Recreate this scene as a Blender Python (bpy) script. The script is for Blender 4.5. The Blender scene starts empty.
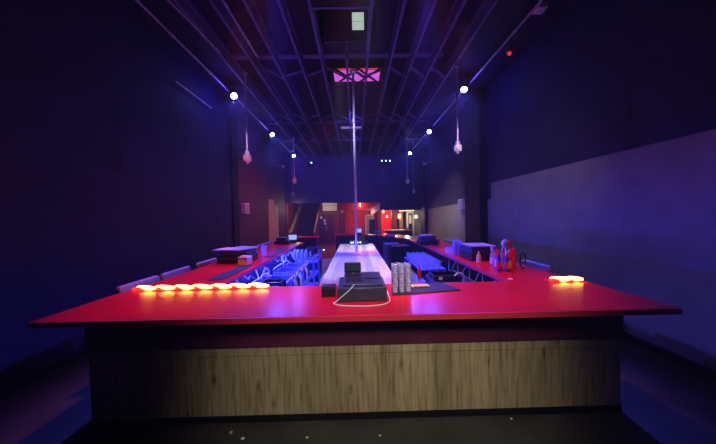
import bpy, bmesh, math, random
from mathutils import Vector, Matrix, Euler
random.seed(7)
S = bpy.context.scene
C = S.collection
PI = math.pi
R = math.radians

# ------------------------------------------------------------------ mesh helper
class MB:
    def __init__(s): s.v, s.f, s.sm = [], [], []
    def add(s, vs, fs, smooth=False):
        n = len(s.v); s.v += [tuple(v) for v in vs]
        for f in fs: s.f.append([i + n for i in f]); s.sm.append(smooth)
        return s
    def box(s, x0, x1, y0, y1, z0, z1, m=None):
        vs = [Vector((x, y, z)) for z in (z0, z1) for y in (y0, y1) for x in (x0, x1)]
        if m: vs = [m @ v for v in vs]
        return s.add(vs, [(0,2,3,1),(4,5,7,6),(0,1,5,4),(2,6,7,3),(0,4,6,2),(1,3,7,5)])
    def prism(s, poly, z0, z1, m=None):
        n = len(poly)
        vs = [Vector((x, y, z0)) for x, y in poly] + [Vector((x, y, z1)) for x, y in poly]
        if m: vs = [m @ v for v in vs]
        fs = [tuple(range(n - 1, -1, -1)), tuple(range(n, 2 * n))] + [(i, (i+1) % n, (i+1) % n + n, i + n) for i in range(n)]
        return s.add(vs, fs)
    def bar(s, p, q, w, h):
        p, q = Vector(p), Vector(q); d = (q - p).normalized()
        a = d.cross(Vector((0,0,1)))
        if a.length < .01: a = Vector((1,0,0))
        a.normalize(); b = a.cross(d)
        vs = [e + a*i*w/2 + b*j*h/2 for e in (p, q) for i, j in ((-1,-1),(1,-1),(1,1),(-1,1))]
        return s.add(vs, [(3,2,1,0),(4,5,6,7),(0,1,5,4),(1,2,6,5),(2,3,7,6),(3,0,4,7)])
    def tube(s, pts, r, n=8, closed=False):
        pts = [Vector(p) for p in pts]; k = len(pts); vs = []
        rs = r if isinstance(r, (list, tuple)) else [r]*k
        up = None
        for i, p in enumerate(pts):
            if closed: d = pts[(i+1) % k] - pts[i-1]
            else: d = pts[min(i+1, k-1)] - pts[max(i-1, 0)]
            d.normalize()
            if up is None:
                up = d.cross(Vector((0,0,1)))
                if up.length < .05: up = d.cross(Vector((1,0,0)))
            a = (up - d*up.dot(d)).normalized(); up = a; b = d.cross(a)
            vs += [p + (a*math.cos(2*PI*j/n) + b*math.sin(2*PI*j/n))*rs[i] for j in range(n)]
        fs = []
        for i in range(k if closed else k-1):
            i2 = (i+1) % k
            fs += [(i*n+j, i*n+(j+1) % n, i2*n+(j+1) % n, i2*n+j) for j in range(n)]
        if not closed: fs += [tuple(range(n-1, -1, -1)), tuple(range((k-1)*n, k*n))]
        return s.add(vs, fs, True)
    def lathe(s, prof, n=16, loc=(0,0,0), m=None):
        vs = []; L = Vector(loc)
        for r, z in prof: vs += [Vector((r*math.cos(2*PI*j/n), r*math.sin(2*PI*j/n), z)) for j in range(n)]
        if m: vs = [m @ v for v in vs]
        vs = [v + L for v in vs]; k = len(prof)
        fs = [(i*n+j, i*n+(j+1) % n, (i+1)*n+(j+1) % n, (i+1)*n+j) for i in range(k-1) for j in range(n)]
        if prof[0][0] > 1e-6: fs.append(tuple(range(n-1, -1, -1)))
        if prof[-1][0] > 1e-6: fs.append(tuple(range((k-1)*n, k*n)))
        return s.add(vs, fs, True)
    def build(s, name, mat, parent=None, bevel=0, loc=None, rz=0):
        me = bpy.data.meshes.new(name); me.from_pydata(s.v, [], s.f)
        me.polygons.foreach_set('use_smooth', s.sm)
        bm = bmesh.new(); bm.from_mesh(me)
        bmesh.ops.remove_doubles(bm, verts=bm.verts, dist=1e-6)
        bmesh.ops.recalc_face_normals(bm, faces=bm.faces); bm.to_mesh(me); bm.free()
        me.materials.append(mat); me.set_sharp_from_angle(angle=R(45))
        o = bpy.data.objects.new(name, me); C.objects.link(o)
        if parent: o.parent = parent
        if loc: o.location = loc
        if rz: o.rotation_euler.z = rz
        if bevel:
            b = o.modifiers.new('bevel', 'BEVEL'); b.width = bevel; b.segments = 2; b.limit_method = 'ANGLE'
        return o
def B(*a, **k): return MB().box(*a, **k)

def tag(o, label, cat, group=None):
    o['label'] = label; o['category'] = cat
    if group: o['group'] = group
    return o
def thing(name, label, cat, loc=(0,0,0), rz=0, group=None):
    o = bpy.data.objects.new(name, None); C.objects.link(o); o.empty_display_size = .1
    o.location = loc; o.rotation_euler.z = rz
    return tag(o, label, cat, group)
def struct(o):
    o['kind'] = 'structure'; return o
def dup(src, loc, rz=0, label=None):
    kids = [(c, [g for g in bpy.data.objects if g.parent == c]) for c in bpy.data.objects if c.parent == src]
    r = src.copy(); C.objects.link(r); r.location = loc; r.rotation_euler.z = rz
    if label: r['label'] = label
    for c, gs in kids:
        cc = c.copy(); C.objects.link(cc); cc.parent = r
        for g in gs:
            gg = g.copy(); C.objects.link(gg); gg.parent = cc
    return r
def bez(pts, n=10):                               # Catmull-Rom through pts
    P = [Vector(p) for p in pts]; P = [P[0]*2-P[1]] + P + [P[-1]*2-P[-2]]; out = []
    for i in range(1, len(P)-2):
        a, b, c, d = P[i-1:i+3]
        for k in range(n):
            t = k/n
            out.append(.5*((2*b) + (c-a)*t + (2*a-5*b+4*c-d)*t*t + (3*b-a-3*c+d)*t**3))
    return out + [P[-2]]

# ------------------------------------------------------------------ materials
def mat(name, col, rough=.5, metal=0, spec=.5, noise=0, nscale=8, bump=0, emit=None, es=0, trans=0, alpha=1, ior=1.45):
    m = bpy.data.materials.new(name); m.use_nodes = True
    nt = m.node_tree; p = nt.nodes['Principled BSDF']
    p.inputs['Base Color'].default_value = (*col, 1); p.inputs['Roughness'].default_value = rough
    p.inputs['Metallic'].default_value = metal; p.inputs['Specular IOR Level'].default_value = spec
    p.inputs['IOR'].default_value = ior
    p.inputs['Transmission Weight'].default_value = trans; p.inputs['Alpha'].default_value = alpha
    if emit:
        p.inputs['Emission Color'].default_value = (*emit, 1); p.inputs['Emission Strength'].default_value = es
    if noise or bump:
        tc = nt.nodes.new('ShaderNodeTexCoord'); n = nt.nodes.new('ShaderNodeTexNoise')
        n.inputs['Scale'].default_value = nscale; n.inputs['Detail'].default_value = 5
        nt.links.new(tc.outputs['Object'], n.inputs['Vector'])
        if noise:
            r = nt.nodes.new('ShaderNodeValToRGB')
            r.color_ramp.elements[0].position = .3; r.color_ramp.elements[1].position = .7
            r.color_ramp.elements[0].color = (*[c*(1-noise) for c in col], 1)
            r.color_ramp.elements[1].color = (*[min(1, c*(1+noise)) for c in col], 1)
            nt.links.new(n.outputs['Fac'], r.inputs['Fac']); nt.links.new(r.outputs['Color'], p.inputs['Base Color'])
        if bump:
            b = nt.nodes.new('ShaderNodeBump'); b.inputs['Strength'].default_value = bump; b.inputs['Distance'].default_value = .01
            nt.links.new(n.outputs['Fac'], b.inputs['Height']); nt.links.new(b.outputs['Normal'], p.inputs['Normal'])
    return m

def wood(name, base, dark, light, plank, along, rough, knots=True, contrast=1.):
    """planks running along axis `along` ('Y' or 'Z'), side by side along X"""
    m = bpy.data.materials.new(name); m.use_nodes = True; nt = m.node_tree; N = nt.nodes.new; L = nt.links.new
    p = nt.nodes['Principled BSDF']; p.inputs['Roughness'].default_value = rough
    tc = N('ShaderNodeTexCoord'); sx = N('ShaderNodeSeparateXYZ'); L(tc.outputs['Object'], sx.inputs[0])
    dv = N('ShaderNodeMath'); dv.operation = 'DIVIDE'; dv.inputs[1].default_value = plank; L(sx.outputs['X'], dv.inputs[0])
    fl = N('ShaderNodeMath'); fl.operation = 'FLOOR'; L(dv.outputs[0], fl.inputs[0])
    wn = N('ShaderNodeTexWhiteNoise'); wn.noise_dimensions = '1D'; L(fl.outputs[0], wn.inputs['W'])
    off = N('ShaderNodeMath'); off.operation = 'MULTIPLY'; off.inputs[1].default_value = 13; L(wn.outputs['Value'], off.inputs[0])
    ad = N('ShaderNodeMath'); ad.operation = 'ADD'; L(sx.outputs[along], ad.inputs[0]); L(off.outputs[0], ad.inputs[1])
    cb = N('ShaderNodeCombineXYZ'); L(sx.outputs['X'], cb.inputs['X']); L(ad.outputs[0], cb.inputs['Y'])
    mp = N('ShaderNodeMapping'); mp.inputs['Scale'].default_value = (26, 1.6, 1); L(cb.outputs[0], mp.inputs['Vector'])
    n1 = N('ShaderNodeTexNoise'); n1.inputs['Scale'].default_value = 1.6; n1.inputs['Detail'].default_value = 7; n1.inputs['Distortion'].default_value = .6
    L(mp.outputs[0], n1.inputs['Vector'])
    rp = N('ShaderNodeValToRGB'); e = rp.color_ramp.elements
    e[0].position = .3; e[0].color = (*dark, 1); e[1].position = .72; e[1].color = (*light, 1)
    k = e.new(.5); k.color = (*base, 1); L(n1.outputs['Fac'], rp.inputs['Fac'])
    hv = N('ShaderNodeMapRange'); hv.inputs['To Min'].default_value = 1-.28*contrast; hv.inputs['To Max'].default_value = 1+.12*contrast
    L(wn.outputs['Value'], hv.inputs['Value'])
    mx = N('ShaderNodeVectorMath'); mx.operation = 'SCALE'; L(rp.outputs['Color'], mx.inputs[0]); L(hv.outputs[0], mx.inputs['Scale'])
    # plank joints
    fr = N('ShaderNodeMath'); fr.operation = 'FRACT'; L(dv.outputs[0], fr.inputs[0])
    lt = N('ShaderNodeMath'); lt.operation = 'GREATER_THAN'; lt.inputs[1].default_value = .02; L(fr.outputs[0], lt.inputs[0])
    jr = N('ShaderNodeMapRange'); jr.inputs['To Min'].default_value = .78; L(lt.outputs[0], jr.inputs['Value'])
    m2 = N('ShaderNodeVectorMath'); m2.operation = 'SCALE'; L(mx.outputs[0], m2.inputs[0]); L(jr.outputs[0], m2.inputs['Scale'])
    out = m2.outputs[0]
    if knots:
        mk = N('ShaderNodeMapping'); mk.inputs['Scale'].default_value = (6.5, 2.6, 1); L(cb.outputs[0], mk.inputs['Vector'])
        vo = N('ShaderNodeTexVoronoi'); vo.inputs['Scale'].default_value = 1.0; L(mk.outputs[0], vo.inputs['Vector'])
        kr = N('ShaderNodeValToRGB'); kr.color_ramp.elements[0].position = .02; kr.color_ramp.elements[0].color = (.22,.17,.13,1)
        kr.color_ramp.elements[1].position = .19; kr.color_ramp.elements[1].color = (1,1,1,1)
        L(vo.outputs['Distance'], kr.inputs['Fac'])
        m3 = N('ShaderNodeVectorMath'); m3.operation = 'MULTIPLY'; L(out, m3.inputs[0]); L(kr.outputs['Color'], m3.inputs[1]); out = m3.outputs[0]
    L(out, p.inputs['Base Color'])
    return m

M = dict(
    red=mat('red_laminate', (.60,.010,.026), .24, spec=.12, noise=.06, nscale=3),
    rededge=mat('red_edge_band', (.75,.045,.08), .35),
    fascia=mat('dark_fascia', (.10,.012,.05), .6, noise=.3, nscale=4),
    black=mat('black_paint', (.006,.006,.007), .7, spec=.25),
    blackp=mat('black_plastic', (.010,.011,.016), .4),
    dplast=mat('charcoal_plastic', (.042,.052,.085), .33),
    wallblk=mat('navy_black_wall_paint', (.024,.016,.06), .75, noise=.15, nscale=2, bump=.1),
    wallredlit=mat('dark_wall_red_light_tint', (.06,.022,.055), .75, noise=.15, nscale=2, bump=.1),  # dark wall paint with the red light mixed into its colour
    wallgrey=mat('grey_primer_paint', (.27,.25,.20), .8, noise=.12, nscale=3, bump=.15),
    beige=mat('bare_plaster', (.55,.46,.34), .8, noise=.15, nscale=4),
    ceil=mat('dark_ceiling_deck', (.022,.016,.042), .85, noise=.3, nscale=3),
    joist=mat('dark_painted_joist', (.15,.12,.26), .6, noise=.2, nscale=5),
    pipe=mat('painted_conduit', (.55,.5,.55), .4, .3),
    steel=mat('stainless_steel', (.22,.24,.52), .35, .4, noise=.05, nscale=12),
    chrome=mat('polished_steel', (.8,.8,.84), .32, .55),
    wood=wood('oak_laminate', (.47,.37,.23), (.25,.185,.105), (.57,.47,.31), .16, 'Z', .55, contrast=.9),
    runway=wood('pale_runway_planks', (.62,.55,.46), (.36,.30,.24), (.75,.70,.62), .12, 'Y', .3, knots=False, contrast=1.4),
    floor=mat('dark_concrete', (.058,.056,.058), .6, noise=.35, nscale=2.5, bump=.1),
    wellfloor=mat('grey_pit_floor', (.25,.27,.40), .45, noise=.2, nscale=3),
    redcarpet=mat('red_carpet', (.35,.035,.03), .9, noise=.3, nscale=20),
    rubber=mat('black_rubber', (.02,.02,.022), .7, bump=.4, nscale=120),
    white=mat('white_plastic', (.8,.78,.78), .4),
    paper=mat('white_paper', (.75,.75,.8), .7),
    bluelitpaper=mat('paper_blue_light_tint', (.32,.36,.85), .6),  # tray paper with the blue lamp light painted into its colour
    pink=mat('pink_box_plastic', (.85,.32,.38), .45),
    vinyl=mat('grey_vinyl', (.30,.29,.36), .45, noise=.1, nscale=15),
    glass=mat('clear_glass', (.97,.98,1), .06, trans=.8, spec=1, ior=1.45),
    cutglass=mat('cut_glass', (.62,.64,1), .08, trans=.35, spec=1, ior=1.5, noise=.45, nscale=55, bump=1),
    clearp=mat('clear_plastic', (.85,.88,.95), .15, trans=.65, ior=1.3),
    cable=mat('white_cable', (.8,.8,.8), .5),
    bcable=mat('black_cable', (.03,.03,.035), .4),
    gcable=mat('grey_hose', (.5,.5,.55), .4),
    yellow=mat('yellow_label', (.92,.80,.10), .5),
    orange=mat('orange_packet', (.85,.35,.06), .5, noise=.5, nscale=25),
    redp=mat('red_plastic', (.8,.02,.02), .4),
    bluep=mat('blue_liquid', (.05,.08,.75), .2),
    redliq=mat('red_liquid', (.75,.03,.06), .2),
    teal=mat('teal_plastic', (.1,.45,.5), .4),
    stair=mat('dark_stair_tread', (.02,.018,.02), .6),
    ochre=mat('varnished_rail', (.55,.40,.16), .5, noise=.2, nscale=6),
    maroon=mat('maroon_panel', (.22,.04,.045), .55, noise=.15, nscale=5),
    redwall=mat('red_wall_paint', (.5,.045,.035), .6, noise=.15, nscale=3),
    whitewall=mat('white_wall_paint', (.6,.58,.55), .7),
    lens=mat('lit_lamp_lens', (1,1,1), .3, emit=(.62,.72,1), es=40),
    pinkglow=mat('lit_pink_glow', (.8,.3,.6), .5, emit=(.62,.09,.62), es=1.0),
    lavglow=mat('lit_lavender_diffuser', (.5,.35,.7), .5, emit=(.22,.12,.42), es=1.0),
    redglow=mat('lit_red_glow', (.8,.1,.05), .5, emit=(.85,.03,.03), es=1.0),
    winglow=mat('lit_window_pane', (.8,.85,.8), .4, emit=(.50,.66,.55), es=.75),
    rope=mat('rope_light_sleeve', (.8,.12,.05), .3, emit=(1,.02,.01), es=3),
    ropeseg=mat('lit_rope_segment', (1,.5,.2), .3, emit=(1,.42,.06), es=14),
    redlamp=mat('lit_red_lamp', (1,.1,.05), .4, emit=(1,.10,.05), es=9),
    orlamp=mat('lit_orange_lamp', (1,.3,.1), .4, emit=(1,.28,.10), es=8),
    whlamp=mat('lit_white_lamp', (1,.9,.8), .4, emit=(1,.85,.7), es=5),
    yelamp=mat('lit_yellow_tube', (1,.9,.5), .4, emit=(.95,.80,.40), es=1.3),
    bled=mat('lit_blue_led', (.3,.4,1), .4, emit=(.25,.4,1), es=12),
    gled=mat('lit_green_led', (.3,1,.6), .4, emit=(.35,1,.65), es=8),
    screen=mat('lit_blue_screen', (.3,.4,1), .4, emit=(.18,.30,1), es=1.6),
)

# ------------------------------------------------------------------ camera
H = 1.72; F = 260.
yaw = -math.atan(2.88/F); pitch = -math.atan(6.06/F); roll = -R(1.15)
cd = bpy.data.cameras.new('camera'); cam = bpy.data.objects.new('camera', cd); C.objects.link(cam)
cd.sensor_width = 36; cd.lens = F/716*36; cd.clip_start = .05; cd.clip_end = 100
cam.matrix_world = Matrix.Translation((0,0,H)) @ (Matrix.Rotation(yaw,4,'Z') @ Matrix.Rotation(PI/2+pitch,4,'X') @ Matrix.Rotation(roll,4,'Z'))
S.camera = cam

# ------------------------------------------------------------------ room shell
ZC = 5.08                                         # ceiling deck
struct(B(-3.8,3.8,-2.2,10.6,-.2,0).build('floor', M['floor']))
struct(B(-3.8,6,10.6,21,-.2,0).build('floor_back', M['redcarpet']))
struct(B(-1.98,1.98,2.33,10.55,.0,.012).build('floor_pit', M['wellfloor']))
ceil = struct(MB().box(-3.8,3.8,-2.2,3.98,ZC,ZC+.15).box(-3.8,-.58,3.98,5.12,ZC,ZC+.15).box(.46,3.8,3.98,5.12,ZC,ZC+.15).box(-3.8,3.8,5.12,13.5,ZC,ZC+.15).build('ceiling', M['ceil']))
# raised shaft over the opening
struct(MB().box(-.62,-.58,3.94,5.16,ZC+.15,6.3).box(.46,.50,3.94,5.16,ZC+.15,6.3).box(-.58,.46,3.94,3.98,ZC+.15,6.3).box(-.58,.46,5.12,5.16,ZC+.15,6.3).box(-.62,.50,3.94,5.16,6.3,6.34).build('ceiling_shaft', M['black']))
wl = struct(B(-3.8,-3.6,-2.2,13.5,0,ZC).build('wall_left', M['wallredlit']))
wr = struct(B(3.6,3.8,-2.2,13.5,0,ZC).build('wall_right', M['wallblk']))
struct(B(-3.8,3.8,-2.4,-2.2,0,ZC).build('wall_rear', M['wallblk']))
# near left wall skin is navy, ends in a black pilaster
struct(B(-3.6,-3.5,-2.2,7.45,0,ZC).build('wall_left_near', M['wallblk']))
struct(B(-3.6,-3.44,7.45,7.78,0,ZC).build('trim_1', M['black']))
struct(B(3.38,3.6,7.0,7.95,0,ZC).build('trim_2', M['black']))
struct(B(3.42,3.6,12.75,13.5,0,ZC).build('trim_3', M['black']))
# grey unpainted lower part of right wall (thin paint skin with the painted notch)
g = MB(); mX = Matrix(((0,0,1,0),(1,0,0,0),(0,1,0,0),(0,0,0,1)))      # (y,z,x) -> world
g.prism([(-2.0,.1),(6.98,.1),(6.98,2.1),(6.80,2.1),(6.80,2.52),(-2.0,2.5)], 3.585, 3.6, mX)
struct(g.build('wall_right_grey_near', M['wallgrey']))
g = MB(); g.prism([(7.96,.1),(12.74,.1),(12.74,1.98),(7.96,2.1)], 3.585, 3.6, mX)
struct(g.build('wall_right_grey_far', M['wallgrey']))
# bare patch on the left wall
g = MB(); g.prism([(10.82,.4),(12.2,.4),(12.2,2.2),(11.75,2.32),(11.5,2.52),(10.9,2.5)], -3.6, -3.585, mX)
struct(g.build('wall_left_bare_patch', M['beige']))
# header over the back opening
hd = MB(); mY = Matrix(((1,0,0,0),(0,0,1,0),(0,1,0,0),(0,0,0,1)))      # (x,z,y)
hd.prism([(-3.8,2.46),(1.33,2.40),(1.33,2.0),(3.8,1.97),(3.8,ZC+.15),(-3.8,ZC+.15)], 13.5, 13.8, mY)
struct(hd.build('wall_back', M['wallblk']))
struct(B(-3.8,-3.52,13.5,13.8,0,2.46).build('trim_4', M['maroon']))

# joists and bridging hang under the deck (parts of the ceiling)
jx = [-2.48,-1.98,-1.51,-1.03,-.60,-.10,.31,.78,1.22,1.66,2.12]
for x in jx:
    a, b = (5.12 if x == -.10 else -2.1), 13.48
    MB().box(x-.024,x+.024,a,b,4.80,4.88).box(x-.009,x+.009,a,b,4.88,5.02).box(x-.024,x+.024,a,b,5.02,ZC).build('joist', M['joist'], ceil)
for y, skip in ((3.0,0),(5.85,1),(8.4,0),(10.6,0)):
    for a, b in zip(jx[:-1], jx[1:]):
        if skip and a < -2.2 or y == 3.0 and -.7 < a < .2: continue
        z = (4.84,5.04) if round(a*100) % 2 else (5.04,4.84)
        MB().bar((a+.02,y,z[0]),(b-.02,y+.1,z[1]),.10,.012).build('brace', M['joist'], ceil)
for y, a, b in ((5.45,-2.5,1.9),(9.25,-3.0,2.7),(11.4,-3.0,3.0)):
    B(a,b,y-.07,y+.07,5.02,ZC-.005).build('cross_beam', M['joist'], ceil)

# skylight shaft with lit two-pane window, black duct in front of it
duct = thing('air_duct', 'black square ventilation duct between the ceiling joists at the top of the picture', 'duct', (-.145,3.5,4.82))
B(-.42,.42,-.6,.42,0,.25).build('body', M['black'], duct, .01)
B(-.42,.42,.42,.46,-.01,.05).build('flange', M['joist'], duct)
w = struct(B(-.06,.42,5.06,5.12,ZC+.01,6.2).build('window_1', M['black']))
for z in (5.275,5.445):
    B(.02,.245,5.045,5.06,z,z+.155).build('pane', M['winglow'], w, .004)
pan = thing('ceiling_panel', 'flat purple-lit panel beside the small bright window in the ceiling opening', 'panel', (-.29,5.06,ZC-.02))
B(-.22,.20,0,.03,0,1.0).build('board', M['joist'], pan)
MB().box(-.24,-.21,-.015,.035,0,1.02).box(.20,.23,-.015,.035,0,1.02).build('edge_strip', M['joist'], pan)

cl = thing('ceiling_glow', 'glowing pink and red ceiling opening crossed by joists and braces', 'light', (.11,6.06,4.9))
fr = MB().box(-.57,.57,-.42,-.38,0,.16).box(-.57,.57,.36,.40,0,.16).box(-.57,-.53,-.38,.36,0,.16).box(.53,.57,-.38,.36,0,.16)
fr.build('frame', M['black'], cl)
B(-.53,.53,-.10,.355,.10,.12).build('glow_panel', M['pinkglow'], cl)  # glowing boards standing in for the pink-lit opening
B(-.53,.53,-.375,-.16,.10,.12).build('red_glow_panel', M['redglow'], cl)
for s in (-1, 1):
    MB().bar((-.5 if s > 0 else 0,-.33,.04),(0 if s > 0 else .52,.32,.04),.05,.02).bar((-.5 if s < 0 else 0,.32,.02),(0 if s < 0 else -.5,-.33,.02) if False else (.02 if s < 0 else .5,-.33,.02),.05,.02).build('cross_brace', M['black'], cl)

t = thing('ceiling_glow', 'small dim lavender ceiling light box farther back behind the pink one', 'light', (-.06,9.65,4.93))
MB().box(-.42,.42,-.28,-.25,0,.14).box(-.42,.42,.25,.28,0,.14).box(-.42,-.39,-.25,.25,0,.14).box(.39,.42,-.25,.25,0,.14).build('frame', M['black'], t)
B(-.39,.39,-.25,.25,.09,.11).build('glow_panel', M['lavglow'], t)
# conduits that catch the light
def conduit(p, q, label, r=.014):
    o = MB().tube([p, q], r, 8)
    k = max(1, int((Vector(q)-Vector(p)).length/1.2)); col = MB()
    t = o.build('ceiling_conduit', M['pipe']); tag(t, label, 'pipe', 'thin conduits under the ceiling')
    for i in range(k+1):
        v = Vector(p).lerp(Vector(q), (i+.5)/(k+1)); d = (Vector(q)-Vector(p)).normalized()
        MB().tube([v-d*.03, v+d*.03], r*1.6, 8).build('coupling', M['pipe'], t)
    return t
conduit((-3.05,.5,4.86),(-3.05,13.2,4.86), 'long thin pipe carrying the row of spotlights on the left', .02)
conduit((2.83,.5,4.86),(2.83,13.2,4.86), 'long thin pipe carrying the row of spotlights on the right', .02)
conduit((-2.62,3.0,4.78),(-2.42,4.9,4.78), 'short slanting pipe near the upper left corner of the ceiling')
conduit((-1.78,2.6,4.76),(-1.78,5.0,4.76), 'short pipe glinting red in the reddish part of the ceiling')
conduit((-3.42,5.15,4.40),(-3.42,6.4,4.40), 'pipe along the top of the left wall below the spotlight pipe')

# hanging outlet drops
def drop(x, y, zb, label, top=4.8, r=.024, k=1., m_='white'):
    t = thing('hanging_outlet', label, 'outlet', (x,y,zb), 0, 'outlet boxes hanging from the ceiling')
    MB().tube([(0,0,.13*k),(0,0,top-zb)], r*.8, 8).build('conduit', M['pipe'], t)
    MB().lathe([(r*1.6,.12*k),(r*2.0,.15*k),(r*2.0,.2*k),(r*.9,.23*k)], 10).build('fitting', M['pipe'], t)
    MB().box(-.065*k,.065*k,-.05*k,.05*k,.0,.13*k).box(-.045*k,.045*k,-.06*k,-.05*k,.02*k,.11*k).build('outlet_box', M[m_], t, .012*k)
    MB().lathe([(.03*k,-.05*k),(.04*k,-.03*k),(.04*k,0)], 10).build('socket', M[m_], t)
    MB().lathe([(.045,top-zb-.05),(.05,top-zb-.02),(.05,top-zb)], 12).build('ceiling_plate', M['pipe'], t)
drop(-2.27,5.60,2.93, 'pink outlet box on the long pipe hanging nearest on the left', m_='pink')
drop(2.17,5.42,3.02, 'pale outlet box on the long pipe hanging nearest on the right')
drop(-2.33,10.2,3.08, 'outlet box on the far left pipe, in front of the thinner one')
drop(2.10,10.3,3.00, 'outlet box on the far right pipe, left of the thinner one')
drop(-2.85,12.1,2.75, 'small outlet box on the thinner far left pipe, lowest on that side', r=.014, k=.8)
drop(2.50,11.0,2.66, 'small outlet box on the thinner far right pipe, lowest on that side', r=.014, k=.8)

# stage spotlights on the pipes
def look(loc, tgt): return (Vector(tgt)-Vector(loc)).to_track_quat('-Z','Y')
def point_stray(loc, e):                            # added fill for the lamp's stray light on walls and ceiling
    ld = bpy.data.lights.new('stray', 'POINT'); ld.energy = e; ld.color = (.07,.05,1); ld.shadow_soft_size = .08
    o = bpy.data.objects.new('stray', ld); C.objects.link(o); o.location = loc
def stage_light(x, y, z, tgt, label, power, col, cone=70, can=.075):
    t = thing('stage_light', label, 'spotlight', (x,y,z), 0, 'blue spotlights along the ceiling pipes')
    q = look((x,y,z), tgt); m = q.to_matrix().to_4x4()
    body = MB().lathe([(.03,.20),(can*.9,.19),(can,.12),(can,-.02),(can*1.1,-.05),(can*1.1,-.07),(can*.95,-.07)], 20, m=m).build('can', M['blackp'], t)
    MB().lathe([(.001,-.078),(can*.85,-.075),(can*.92,-.071)], 20, m=m).build('lens', M['lens'], t)
    a = m.to_3x3() @ Vector((can+.012,0,.08)); b = m.to_3x3() @ Vector((-can-.012,0,.08)); c = Vector(((-3.05 if x < 0 else 2.83)-x,0,4.86-z))
    MB().bar(a, a*.9+Vector((0,0,.12)), .02, .008).bar(b, b*.9+Vector((0,0,.12)), .02, .008).bar(a*.9+Vector((0,0,.12)), b*.9+Vector((0,0,.12)), .02,.008).bar((a+b)*.45+Vector((0,0,.12)), c, .015,.015).build('yoke', M['blackp'], t)
    ld = bpy.data.lights.new('spot', 'SPOT'); ld.energy = power; ld.color = col; ld.spot_size = R(cone); ld.spot_blend = .5; ld.shadow_soft_size = .06
    lo = bpy.data.objects.new('spot', ld); C.objects.link(lo)
    point_stray((x,y,z-.12), power*.028)
    lo.location = Vector((x,y,z)) + (q @ Vector((0,0,-.13))); lo.rotation_euler = q.to_euler()
BL = (.08,.08,1)
stage_light(-2.93,6.5,4.765,(-.6,3.6,.9),'bright blue spotlight nearest on the left ceiling pipe',900,BL,62)
stage_light(-2.93,9.45,4.74,(-.5,6.0,.9),'second blue spotlight from the front on the left pipe',700,BL,60)
stage_light(-2.93,12.7,4.72,(.4,8.0,1.0),'farthest blue spotlight on the left pipe',500,BL,60)
stage_light(2.70,6.3,4.745,(.6,3.6,.9),'bright blue spotlight nearest on the right ceiling pipe',900,BL,62)
stage_light(2.72,9.3,4.70,(.5,6.0,.9),'second blue spotlight from the front on the right pipe',700,BL,60)
stage_light(2.72,12.5,4.70,(-.4,8.0,1.0),'farthest blue spotlight on the right pipe',500,BL,60)

t = thing('fire_alarm','small red alarm lamp under the ceiling at the upper right','alarm',(3.22,5.35,4.93)); B(-.05,.05,-.05,.05,.06,.149).build('case', M['redp'], t, .01); MB().lathe([(.001,0),(.03,.015),(.035,.06)],12).build('lens', M['redglow'], t)
t = thing('junction_box','small pale junction box near the upper right corner of the ceiling','box',(2.95,4.1,4.86)); B(-.08,.08,-.08,.08,0,.08).build('case', M['white'], t, .01); MB().tube([(0,0,.08),(0,0,.22)],.02,8).build('stem', M['pipe'], t)
t = thing('green_dot','tiny green dot glowing on the red carpet left of the runway end','light',(-1.60,13.0,0)); MB().lathe([(.05,0),(.05,.03),(.02,.04)],12).build('base', M['blackp'], t); MB().lathe([(.03,.04),(.03,.06),(.001,.085)],12).build('lens', M['gled'], t)  # small glowing puck placed at the bright green dot
# small wall cameras / LED fixtures near the back wall
for x, y, lab in ((-3.32,12.2,'small white dome camera high at the left back corner'),(3.30,12.1,'small white dome camera high at the right back corner')):
    t = thing('security_camera', lab, 'camera', (x,y,4.10))
    s = -1 if x < 0 else 1
    MB().lathe([(.001,-.10),(.06,-.08),(.09,-.03),(.10,0),(.10,.03),(.05,.05)], 14).build('dome', M['white'], t)
    MB().bar((0,0,.04),(s*.30,0,.06),.04,.03).build('bracket', M['white'], t)
t = thing('effect_light', 'dark bar fixture with a green point of light near the back wall', 'light', (-2.1,13.0,4.32))
B(-.2,.2,-.08,.08,0,.14).build('housing', M['blackp'], t, .01); MB().lathe([(.001,.028),(.022,.02),(.03,0)],12,(0,-.085,.07),Matrix.Rotation(PI/2,4,'X')).build('lamp', M['gled'], t)
MB().bar((0,0,.14),(0,0,.45),.03,.03).build('hanger', M['blackp'], t)
t = thing('effect_light', 'dark bar fixture with three blue points of light near the back wall', 'light', (1.58,13.0,4.36))
B(-.34,.34,-.08,.08,0,.12).build('housing', M['blackp'], t, .01)
for x in (-.2,0,.2): MB().lathe([(.001,.022),(.022,.018),(.03,0)],12,(x,-.085,.06),Matrix.Rotation(PI/2,4,'X')).build('lamp', M['bled'], t)
MB().bar((0,0,.12),(0,0,.42),.03,.03).build('hanger', M['blackp'], t)

# white wall speakers
for s, y, lab in ((-1,8.4,'white wall speaker on the dark left wall'),(1,8.5,'white wall speaker on the right wall above the grey paint edge')):
    t = thing('wall_speaker', lab, 'speaker', (s*3.6,y,1.86))
    B(min(0,-s*.16),max(0,-s*.16),-.16,.16,0,.34).build('cabinet', M['white'], t, .02)
    B(min(-s*.16,-s*.168),max(-s*.16,-s*.168),-.13,.13,.03,.31).build('grille', M['vinyl'], t)

# ------------------------------------------------------------------ the bar
ZT = 1.02
def poly_top(t, poly, z=ZT, th=.04):
    MB().prism(poly, z-th, z).build('countertop', M['red'], t, .004)
fb = thing('bar_counter', 'wide red-topped front bar with oak panelled face nearest the viewer', 'bar', (0,1.84,0))
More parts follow.
